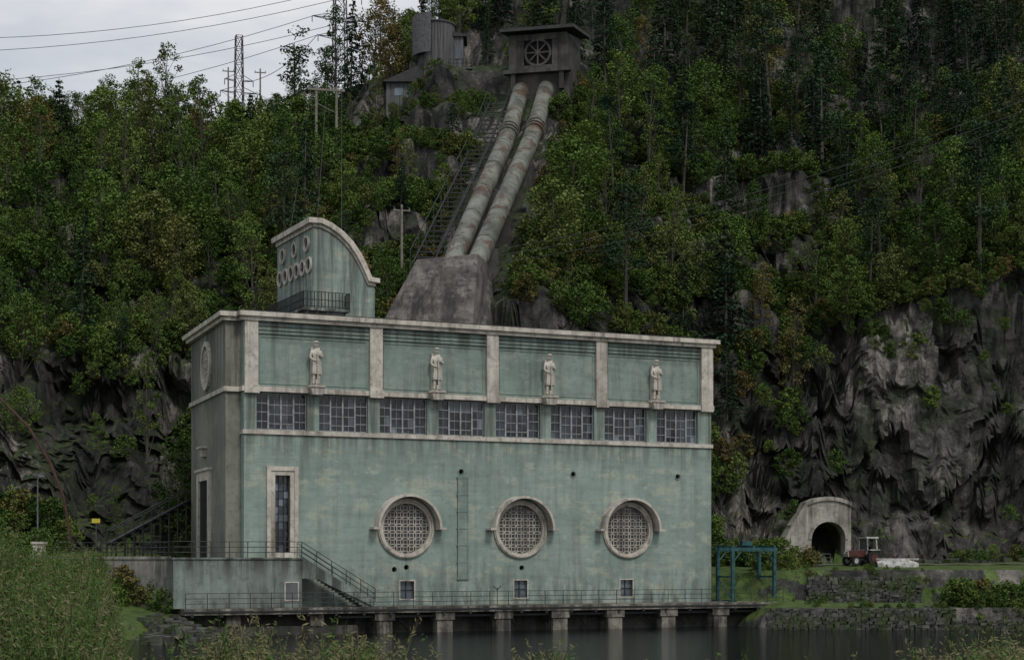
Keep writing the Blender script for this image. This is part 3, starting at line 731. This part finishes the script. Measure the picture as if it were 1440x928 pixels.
for i in range(110):
    px=random.uniform(1200,1480); Y=random.uniform(160,164); X=(px-720)/2400*Y
    s=random.uniform(.2,.8); stone(g,(X,Y,terr_z(X,Y)),s,s*.8,s*.6,random.uniform(0,3))
g.build('boulders',['stone'])
# ------------------------------------------------------------------ tunnel portal
TP=empty('tunnel_portal',(W(1165,0,160).x,160,4.7),math.radians(10)); g=MB()
TP.scale=(.95,1,.93)
ar=arc(0,2.6,1.75,0,180,16)
g.box(-3.9,-1.75,0,1.2,0,2.6); g.box(1.75,2.35,0,1.2,0,2.6)
topz=lambda x: 1.6+math.sqrt(max(0,25-x*x))
for p,q in zip(ar[:-1],ar[1:]):
    g.prismxz([(q[0],q[1]),(p[0],p[1]),(p[0],topz(p[0])),(q[0],topz(q[0]))],0,1.2)
g.prismxz([(1.75,2.6),(2.35,2.6),(2.35,topz(2.35)),(1.75,topz(1.75))],0,1.2)
g.prismxz([(-3.9,2.6),(-1.75,2.6),(-1.75,topz(1.75)),(-3.9,4.0)],0,1.2)
g.prismxz([(-5.3,1.5),(-4.9,1.3),(-2.2,5.7),(-2.35,6.35)],-.2,1.3)
xs_=[-2.35+4.7*i/12 for i in range(13)]
g.strip([(x,topz(x)-.1) for x in xs_],[(x,topz(x)+.28) for x in xs_],-.2,1.3)
g.strip(arc(0,2.6,1.75,0,180,16),arc(0,2.6,2.05,0,180,16),-.12,.0)
g.prismxz([(-5.4,-.5),(-3.9,-.5),(-3.9,3.2),(-4.9,1.5)],.1,1.2)
g.build('portal_face',['portal'],TP)
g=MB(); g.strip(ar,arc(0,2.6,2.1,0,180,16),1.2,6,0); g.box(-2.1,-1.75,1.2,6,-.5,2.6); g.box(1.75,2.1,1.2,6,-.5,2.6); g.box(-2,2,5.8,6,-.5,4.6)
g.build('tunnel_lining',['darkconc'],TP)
g=MB(); railing(g,[(-5.5,-1,0),(-1,-3,0)],1.1,1.2,.03); g.build('portal_fence',['galv'],TP)
# ------------------------------------------------------------------ tractor
def wheel(mb,x,y,r,w_,mt=0,mh=1):
    mb.tube((x,y-w_/2,r),(x,y+w_/2,r),r,None,20,mt); mb.tube((x,y-w_/2-.02,r),(x,y+w_/2+.02,r),r*.55,None,14,mh)
    for i in range(16):
        a=2*math.pi*i/16; c_=Vector((x+math.cos(a)*r,y,r+math.sin(a)*r)); mb.box(c_.x-.04,c_.x+.04,y-w_/2,y+w_/2,c_.z-.04,c_.z+.04,mt)
TX=W(1211,0,149); TR=empty('farm_tractor',(TX.x,149,terr_z(TX.x,149)+.08),math.radians(205)); g=MB()
for y in (-.75,.75): wheel(g,-.8,y,.68,.36,0,1)
for y in (-.65,.65): wheel(g,1.05,y,.40,.22,0,2)
g.box(-.3,1.5,-.32,.32,.75,1.3,1); g.prismxz([(1.5,.75),(1.62,.8),(1.6,1.2),(1.5,1.3)],-.3,.3,2); g.box(-.9,1.3,-.2,.2,.45,.75,0)
g.box(-1.35,-.25,-.95,-.55,1.32,1.4,2); g.box(-1.35,-.25,.55,.95,1.32,1.4,2); g.box(-1.4,-1.3,-.95,.95,.9,1.4,4)
for x in (-1.25,-.25):
    for y in (-.6,.6): g.tube((x,y,1.35),(x*.95,y*.92,2.35),.06,None,6,2)
g.box(-.28,-.22,-.6,.6,.9,1.4,2)
g.box(-1.35,-.1,-.68,.68,2.35,2.5,2); g.box(-.9,-.5,-.25,.25,1.0,1.2,0); g.box(-1.0,-.9,-.25,.25,1.2,1.65,0)
g.box(-.27,-.25,-.55,.55,1.4,2.3,3); g.tube((.9,.15,1.3),(.9,.15,1.95),.04,None,6,0); g.tube((1.6,-.22,1.05),(1.66,-.22,1.05),.09,None,8,2); g.tube((1.6,.22,1.05),(1.66,.22,1.05),.09,None,8,2)
g.tube((-.45,0,1.3),(-.6,0,1.55),.03,None,5,0)
o=g.build('tractor_body',['rubber','red','white','glass2','steel'],TR); o.scale=(1.0,1.0,1.0)
BX=W(1262,0,146); BT=empty('upturned_white_boat',(BX.x,146,terr_z(BX.x,146)),math.radians(8)); g=MB()
n=14; sec=[]
for i in range(n+1):
    t=i/n; x=-1.9+3.8*t; wd=.85*math.sin(math.pi*min(1,(t*.9+.1)))**.55 if t<1 else .02; hh=.75*(1-abs(t-.45)**2*1.6)
    sec.append([(x,wd*math.cos(a),max(.02,hh*math.sin(a)**.7)) for a in [math.pi*j/10 for j in range(11)]])
vs=[p for s_ in sec for p in s_]; g.add(vs,[(i*11+j,(i+1)*11+j,(i+1)*11+j+1,i*11+j+1) for i in range(n) for j in range(10)])
g.box(-1.9,1.9,-.03,.03,.6,.78)
g.build('boat_hull',['white'],BT,True)
SC=empty('rusty_scrap_pile',(W(1270,0,151).x,151,terr_z(W(1270,0,151).x,151))); g=MB()
for i in range(14):
    p=Vector((random.uniform(-1.3,1.3),random.uniform(-.4,.4),.1)); g.tube(p,p+Vector((random.uniform(-1,1),random.uniform(-.4,.4),random.uniform(.3,1.0))),.07,None,6)
g.box(-1,.6,-.3,.3,.2,.6); g.build('scrap',['rust'],SC)
ST=empty('stacked_steel_beams',(W(1120,0,148).x,148,terr_z(W(1120,0,148).x,148)),.2); g=MB()
for i in range(5):
    for j in range(3): g.box(-2.6+random.uniform(-.3,.3),2.2+random.uniform(-.4,.4),j*.35,j*.35+.28,i*.3,i*.3+.2)
g.build('beams',['steel'],ST)
g=MB(); V=[]
n=60
for i in range(n+1):
    px=1085+i*12
    for Y in (152.5,153.5,154.5,155.5): 
        X=(px-720)/2400*Y; V.append((X,Y+.6*math.sin(i*.2),terr_z(X,Y+.6*math.sin(i*.2))+.06))
g.add(V,[(i*4+j,(i+1)*4+j,(i+1)*4+j+1,i*4+j+1) for i in range(n) for j in range(3)]); g.build('gravel_path',['gravel'])
# ------------------------------------------------------------------ trees
def leaf_mesh(name,centers,sizes,tints,trunk,leafmat,flat=.5):
    n=len(centers); c=np.array(centers); s=np.array(sizes)[:,None]
    nrm=np.random.normal(size=(n,3)); nrm[:,2]=np.abs(nrm[:,2])+flat; nrm/=np.linalg.norm(nrm,axis=1)[:,None]
    r=np.random.normal(size=(n,3)); a=np.cross(nrm,r); a/=np.linalg.norm(a,axis=1)[:,None]; b=np.cross(nrm,a)
    q=np.stack([c-a*s,c-b*s*.65,c+a*s,c+b*s*.65],1).reshape(-1,3)
    tv=np.array(trunk.v) if trunk.v else np.zeros((0,3)); nv=len(tv)
    faces=list(trunk.f)+[(nv+4*i,nv+4*i+1,nv+4*i+2,nv+4*i+3) for i in range(n)]
    me=bpy.data.meshes.new(name); me.from_pydata([tuple(x) for x in tv]+[tuple(x) for x in q],[],faces)
    me.materials.append(M['bark']); me.materials.append(M[leafmat])
    me.polygons.foreach_set('material_index',[0]*len(trunk.f)+[1]*n)
    at=me.color_attributes.new('tint','FLOAT_COLOR','POINT')
    t=np.ones((nv+4*n,4)); t[nv:,:3]=np.repeat(np.array(tints),4,axis=0); at.data.foreach_set('color',t.ravel().astype(np.float32))
    me.update(); return me
def broadleaf(name,seed,H=9,R=2.8,nc=22,per=150,base=.22,ls=.14,trunkr=.16):
    rnd=np.random.RandomState(seed); tk=MB(); lean=rnd.uniform(-.5,.5,2)
    pts=[Vector((lean[0]*t,lean[1]*t,H*.85*t)) for t in np.linspace(0,1,6)]
    for i in range(5): tk.tube(pts[i],pts[i+1],trunkr*(1-i*.17),trunkr*(1-(i+1)*.17),6,0,False)
    C=[];S=[];T=[]
    for k in range(nc):
        u=(k+.5)/nc; z=H*(base+(1-base)*u*.93); prof=math.sin(math.pi*min(1,.12+u*.86))**.6
        a=k*2.4+rnd.uniform(-.5,.5); rr=R*prof*rnd.uniform(.35,.95)*(.5 if u>.9 else 1)
        cc=np.array([math.cos(a)*rr+lean[0]*u,math.sin(a)*rr+lean[1]*u,z])
        st=pts[min(4,int(u*5))]; tk.tube(st,Vector(cc),.055*(1.3-u),.02,4,0,False)
        cr=rnd.uniform(.5,1.05)*R*.36; m_=int(per*rnd.uniform(.7,1.3))
        p=rnd.normal(size=(m_,3)); p/=np.linalg.norm(p,axis=1)[:,None]; p*=(rnd.uniform(0,1,(m_,1))**.4)*cr*np.array([1.2,1.2,.8])*rnd.uniform(.85,1.25,(m_,1))
        tint=rnd.uniform(.8,1.25)
        for q in p:
            C.append(q+cc);S.append(ls*rnd.uniform(.6,1.3)); v=tint*rnd.uniform(.85,1.15); T.append((v*rnd.uniform(.92,1.1),v,v*.95))
    return leaf_mesh(name,C,S,T,tk,'leaf')
def spruce(name,seed,H=13,R=2.3,ls=.16):
    rnd=np.random.RandomState(seed); tk=MB(); tk.tube((0,0,0),(0,0,H),.17,.02,6,0,False); C=[];S=[];T=[]
    z=H*.1
    while z<H*.985:
        u=z/H; r=R*(1-u)**.8*rnd.uniform(.75,1.1)+.12; nb=6 if u<.8 else 4
        for k in range(nb):
            a=rnd.uniform(0,6.28); L_=r*rnd.uniform(.7,1.15); tint=rnd.uniform(.75,1.3); e=Vector((math.cos(a)*L_,math.sin(a)*L_,z-L_*.28))
            tk.tube((0,0,z),e,.03,.01,3,0,False)
            n=int(7+L_*15)
            for i in range(n):
                t=rnd.uniform(.15,1)**.7; w_=.28*L_*(1.1-t)+.05
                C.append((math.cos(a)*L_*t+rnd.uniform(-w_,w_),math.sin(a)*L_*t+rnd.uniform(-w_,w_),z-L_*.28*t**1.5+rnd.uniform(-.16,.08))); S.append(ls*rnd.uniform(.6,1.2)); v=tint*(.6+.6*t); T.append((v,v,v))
        z+=rnd.uniform(.36,.55)
    return leaf_mesh(name,C,S,T,tk,'needle',.8)
def pine(name,seed,H=12):
    rnd=np.random.RandomState(seed); tk=MB(); tk.tube((0,0,0),(.2,.1,H*.95),.18,.04,6,0,False); C=[];S=[];T=[]
    for k in range(26):
        u=rnd.uniform(.35,1); z=H*u; L_=2.2*(1.15-u)**.6*rnd.uniform(.5,1); a=rnd.uniform(0,6.28); e=np.array([math.cos(a)*L_,math.sin(a)*L_,z+.3])
        tk.tube((.2*u,.1*u,z-.3),Vector(e),.05,.015,3,0,False); tint=rnd.uniform(.75,1.3)
        p=rnd.normal(size=(80,3)); p/=np.linalg.norm(p,axis=1)[:,None]; p*=(rnd.uniform(0,1,(80,1))**.4)*.8*np.array([1.2,1.2,.55])
        for q in p: C.append(q+e);S.append(.145*rnd.uniform(.6,1.2)); v=tint*rnd.uniform(.9,1.1); T.append((v*1.05,v,v))
    return leaf_mesh(name,C,S,T,tk,'needle',.6)
dec=[broadleaf('b%d'%i,10+i,H=random.uniform(8,10.5),R=random.uniform(2.3,3.3),nc=random.choice([20,24,30]),per=150,ls=.14) for i in range(7)]
dec+=[broadleaf('bs%d'%i,30+i,H=11,R=1.9,nc=20,per=95,base=.25,ls=.12) for i in range(3)]
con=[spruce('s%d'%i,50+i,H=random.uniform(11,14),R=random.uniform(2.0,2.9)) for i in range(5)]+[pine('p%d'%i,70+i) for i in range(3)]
shr=[broadleaf('sh%d'%i,90+i,H=2.6,R=1.5,nc=12,per=100,base=.02,ls=.12,trunkr=.05) for i in range(4)]
forest=empty('hillside_forest'); und=empty('hillside_undergrowth')
def put(me,X,Y,z,s,parent,name='tree'):
    o=bpy.data.objects.new(name,me); o.location=(X,Y,z); o.rotation_euler=(random.uniform(-.06,.06),random.uniform(-.06,.06),random.uniform(0,6.28)); o.scale=(s*random.uniform(.85,1.15),s*random.uniform(.85,1.15),s*random.uniform(.9,1.15))
    o.parent=parent; col.objects.link(o); return o
grid={}
def free(X,Y,d_):
    gx,gy=int(X//3.5),int(Y//3.5)
    for i in range(gx-1,gx+2):
        for j in range(gy-1,gy+2):
            for (a,b) in grid.get((i,j),()):
                if (a-X)**2+(b-Y)**2<d_*d_: return False
    grid.setdefault((gx,gy),[]).append((X,Y)); return True
def corridor(X,Y,l=6.5,r=5.0):
    if 144<Y<196:
        c=-4.3+(Y-149)*.155
        return c-l<X<c+r
    return False
def house_zone(X,Y): return (-15.5<X<-3.5 and 184<Y<206)
cnt=0
for _ in range(14000):
    px=random.uniform(-450,1800); c=column(px); Y=random.uniform(c[4][0]+1,c[8][0]+14); X=(px-720)/2400*Y
    s_,v_=w2loc(X,Y)
    if -4<s_<42 and v_<19: continue
    if corridor(X,Y): continue
    z=terr_z(X,Y)
    slope=(terr_z(X,Y+1.2)-z)/1.2
    if house_zone(X,Y): continue
    if (X-4)**2+(Y-192)**2<80: continue
    cliff=c[4][0]<Y<c[5][0]
    if cliff and random.random()<(.975 if px>1150 else .93 if px<260 else .65): continue
    out=fr(X*.035+3,Y*.05,12,3)
    if 470<px<690 and Y<205 and random.random()<.72: continue
    if 690<px<1150 and 150<Y<190 and out>-.12 and random.random()<.85: continue
    if out>.08 and random.random()<.7: continue
    if slope>1.5 and random.random()<.8: continue
    if not free(X,Y,3.0 if px<700 else 3.3): continue
    pc=.04 if px<350 else (.22 if px<680 else .42)
    if px>750 and Y>195: pc=.72
    if px>1200 and Y<195: pc=.25
    if random.random()<pc:
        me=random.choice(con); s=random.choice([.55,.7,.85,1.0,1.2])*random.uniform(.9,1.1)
    else:
        me=random.choice(dec); s=random.choice([.5,.65,.8,.95,1.1])*random.uniform(.9,1.1)
    if 470<px<720 and Y<205: s*=.55
    if Y>218 and px<680: s*=.66
    if px<300 and Y<150: s*=.8
    put(me,X,Y,z-.4,s,forest); cnt+=1
print('trees',cnt)
cn2=0
for _ in range(5200):
    px=random.uniform(-350,1700); c=column(px); Y=random.uniform(c[4][0]+.5,c[7][0]); X=(px-720)/2400*Y
    s_,v_=w2loc(X,Y)
    if -4<s_<42 and v_<18: continue
    if corridor(X,Y,5,4) : continue
    z=terr_z(X,Y); slope=(terr_z(X,Y+1)-z)
    cliff=c[4][0]-1<Y<c[5][0]-1
    if cliff:
        if random.random()<(.90 if px>1180 else .9 if px<250 else .5): continue
    elif slope>1.5 and random.random()<.75: continue
    put(random.choice(shr),X,Y-(.8 if cliff else 0),z-.2,random.uniform(.35,1.05)*(.6 if house_zone(X,Y) else 1),und,'shrub'); cn2+=1
for i in range(170):
    px=random.uniform(1190,1750); c=column(px); Y=c[5][0]+random.uniform(-.8,2.5); X=(px-720)/2400*Y
    put(random.choice(shr),X,Y,terr_z(X,Y)-.3,random.uniform(.3,.7),und,'shrub')
for (pa,pb,ya,yb,n_,s0,s1) in ((1330,1470,128.5,134,38,.4,.85),(1370,1470,126.5,129,16,.3,.5),(1060,1140,138,150,16,.4,.8),(118,250,116,118,16,.4,.8),(0,120,131,134,18,.5,1.1),(-100,60,119,128,20,.4,.9),(1090,1180,129,136,14,.12,.3),(1130,1330,127.8,129.3,26,.1,.24),(1130,1320,136,138,30,.1,.24),(1340,1440,160,163,12,.4,.7),(960,1100,152,158,30,.5,1.)):
    for i in range(n_):
        px=random.uniform(pa,pb);Y=random.uniform(ya,yb);X=(px-720)/2400*Y
        s_,v_=w2loc(X,Y)
        if -2<s_<41 and v_<16 : continue
        put(random.choice(shr),X,Y,terr_z(X,Y)-.15,random.uniform(s0,s1),und,'shrub')
print('shrubs',cn2)
def single(name,me,px,Y,s):
    X=(px-720)/2400*Y; o=bpy.data.objects.new(name,me); o.location=(X,Y,terr_z(X,Y)-.4); o.scale=(s,s,s); o.rotation_euler=(0,0,random.uniform(0,6)); col.objects.link(o)
for px,Y,s in ((162,240,1.3),(200,240,1.5),(184,238,1.1),(60,248,.85),(110,244,.85),(20,244,.85)): single('broadleaf_tree',random.choice(dec[:6]),px,Y,s)
for px,Y,s in ((920,184,1.1),(1060,196,1.15),(1150,205,1.05),(1410,188,1.3),(960,190,1.0),(850,205,1.0)): single('spruce_tree',random.choice(con[:5]),px,Y,s)
def grass_object(name,spots,mat='grass'):
    V=[];F=[];T=[]
    for (x,y,z,h,kd) in spots:
        a=random.uniform(0,6.28); dx,dy=math.cos(a),math.sin(a); w_=random.uniform(.004,.009); lean=random.uniform(.05,.4)*h; la=random.uniform(0,6.28)
        lx,ly=math.cos(la)*lean,math.sin(la)*lean; o=len(V)
        for t,wk in ((0,1),(.5,.8),(.85,.45)):
            cx_,cy_,cz_=x+lx*t*t,y+ly*t*t,z+h*t
            V.append((cx_-dx*w_*wk,cy_-dy*w_*wk,cz_));V.append((cx_+dx*w_*wk,cy_+dy*w_*wk,cz_))
        V.append((x+lx,y+ly,z+h)); F+=[(o,o+1,o+3,o+2),(o+2,o+3,o+5,o+4),(o+4,o+5,o+6)]
        v=random.uniform(.45,1.15); br=random.random()
        c_=(v*.85,v*1.0,v*.8) if br<.65 else ((v*1.4,v*1.15,v*1.1) if br<.86 else (v*.6,v*.95,v*.5))
        T+=[c_]*7
        if kd:
            for k in range(14):
                t=random.uniform(.6,1.); s=.013*random.uniform(.6,1.5); px_,py_,pz_=x+lx*t*t+random.uniform(-.03,.03),y+ly*t*t+random.uniform(-.03,.03),z+h*t
                u=Vector((random.gauss(0,1),random.gauss(0,1),random.gauss(0,1.2))).normalized()*s*1.8; w2=u.orthogonal().normalized()*s*.5; p=Vector((px_,py_,pz_)); o=len(V)
                V+= [tuple(p-u),tuple(p-w2),tuple(p+u),tuple(p+w2)]; F.append((o,o+1,o+2,o+3)); v2=random.uniform(.6,1.05)
                T+=[(v2*1.55,v2*1.2,v2*1.4) if kd==1 else (v2*.7,v2*1.0,v2*.6)]*4
    me=bpy.data.meshes.new(name); me.from_pydata(V,[],F); me.materials.append(M[mat])
    at=me.color_attributes.new('tint','FLOAT_COLOR','POINT'); arr=np.ones((len(V),4),dtype=np.float32); arr[:,:3]=T; at.data.foreach_set('color',arr.ravel())
    o=bpy.data.objects.new(name,me); col.objects.link(o)
sp=[]
for i in range(38000):
    Y=random.uniform(13,34); px=random.uniform(-140,280); X=(px-720)/2400*Y
    e=16+max(0,(-X-4))*4.2
    if Y>e+2.5: continue
    clump=.8+.6*fr(X*.9,Y*.9,3,2)
    h=random.uniform(.45,1.2)*clump*(1. if px<80 else max(.45,1-(px-80)/300))
    sp.append((X,Y,bank_z(X,Y)-.05,h,random.choice([0,0,1,2,2])))
for i in range(5200):
    Y=random.uniform(12.5,17.0); px=random.choice([random.gauss(300,28),random.gauss(345,25),random.gauss(480,34),random.gauss(505,20),random.gauss(760,26),random.gauss(1340,50),random.gauss(1430,30),random.gauss(1430,30),random.uniform(250,1450)]); X=(px-720)/2400*Y
    amp=1.08 if px<600 or px>1280 else .85
    sp.append((X,Y,bank_z(X,Y)-.05,random.uniform(.35,.85)*amp*(.85+.4*fr(X*2,Y*2,1,2)),random.choice([0,1,1,2])))
grass_object('river_bank_grass',sp)
# ------------------------------------------------------------------ light, world, camera
EL=math.radians(48); AZ=math.radians(150)
wd=bpy.data.worlds.new("World"); scene.world=wd; wd.use_nodes=True; nt=wd.node_tree
bg=nt.nodes['Background']; sky=N(nt,'ShaderNodeTexSky',sky_type='NISHITA'); sky.sun_disc=False; sky.sun_elevation=EL; sky.sun_rotation=AZ; sky.air_density=1.5; sky.dust_density=3
tc=N(nt,'ShaderNodeTexCoord')
cl=ramp(nt,noi(nt,tc.outputs['Generated'],3.2,6,.55,(1,1,2.6),.4),[(.36,(4.3,4.6,5.2)),(.5,(5.7,5.9,6.3)),(.64,(7.4,7.4,7.5))])
L(nt,mixc(nt,.9,sky.outputs[0],cl),bg.inputs[0]); bg.inputs[1].default_value=.115
sd=bpy.data.lights.new('sun','SUN'); sd.energy=1.5; sd.angle=math.radians(14); sd.color=(1,.97,.92)
so_=bpy.data.objects.new('sun',sd); col.objects.link(so_)
dirv=Vector((math.sin(AZ)*math.cos(EL),math.cos(AZ)*math.cos(EL),math.sin(EL))); so_.rotation_euler=dirv.to_track_quat('Z','Y').to_euler()
cd_=bpy.data.cameras.new('camera'); cam=bpy.data.objects.new('camera',cd_); col.objects.link(cam)
cam.location=(0,0,CZ); cam.rotation_euler=(math.radians(90),0,0); cd_.lens=60; cd_.sensor_width=36; cd_.shift_y=321/1440; cd_.clip_end=3000; cd_.clip_start=.1
scene.camera=cam
scene.view_settings.view_transform='Standard'; scene.view_settings.look='None'; scene.view_settings.exposure=0
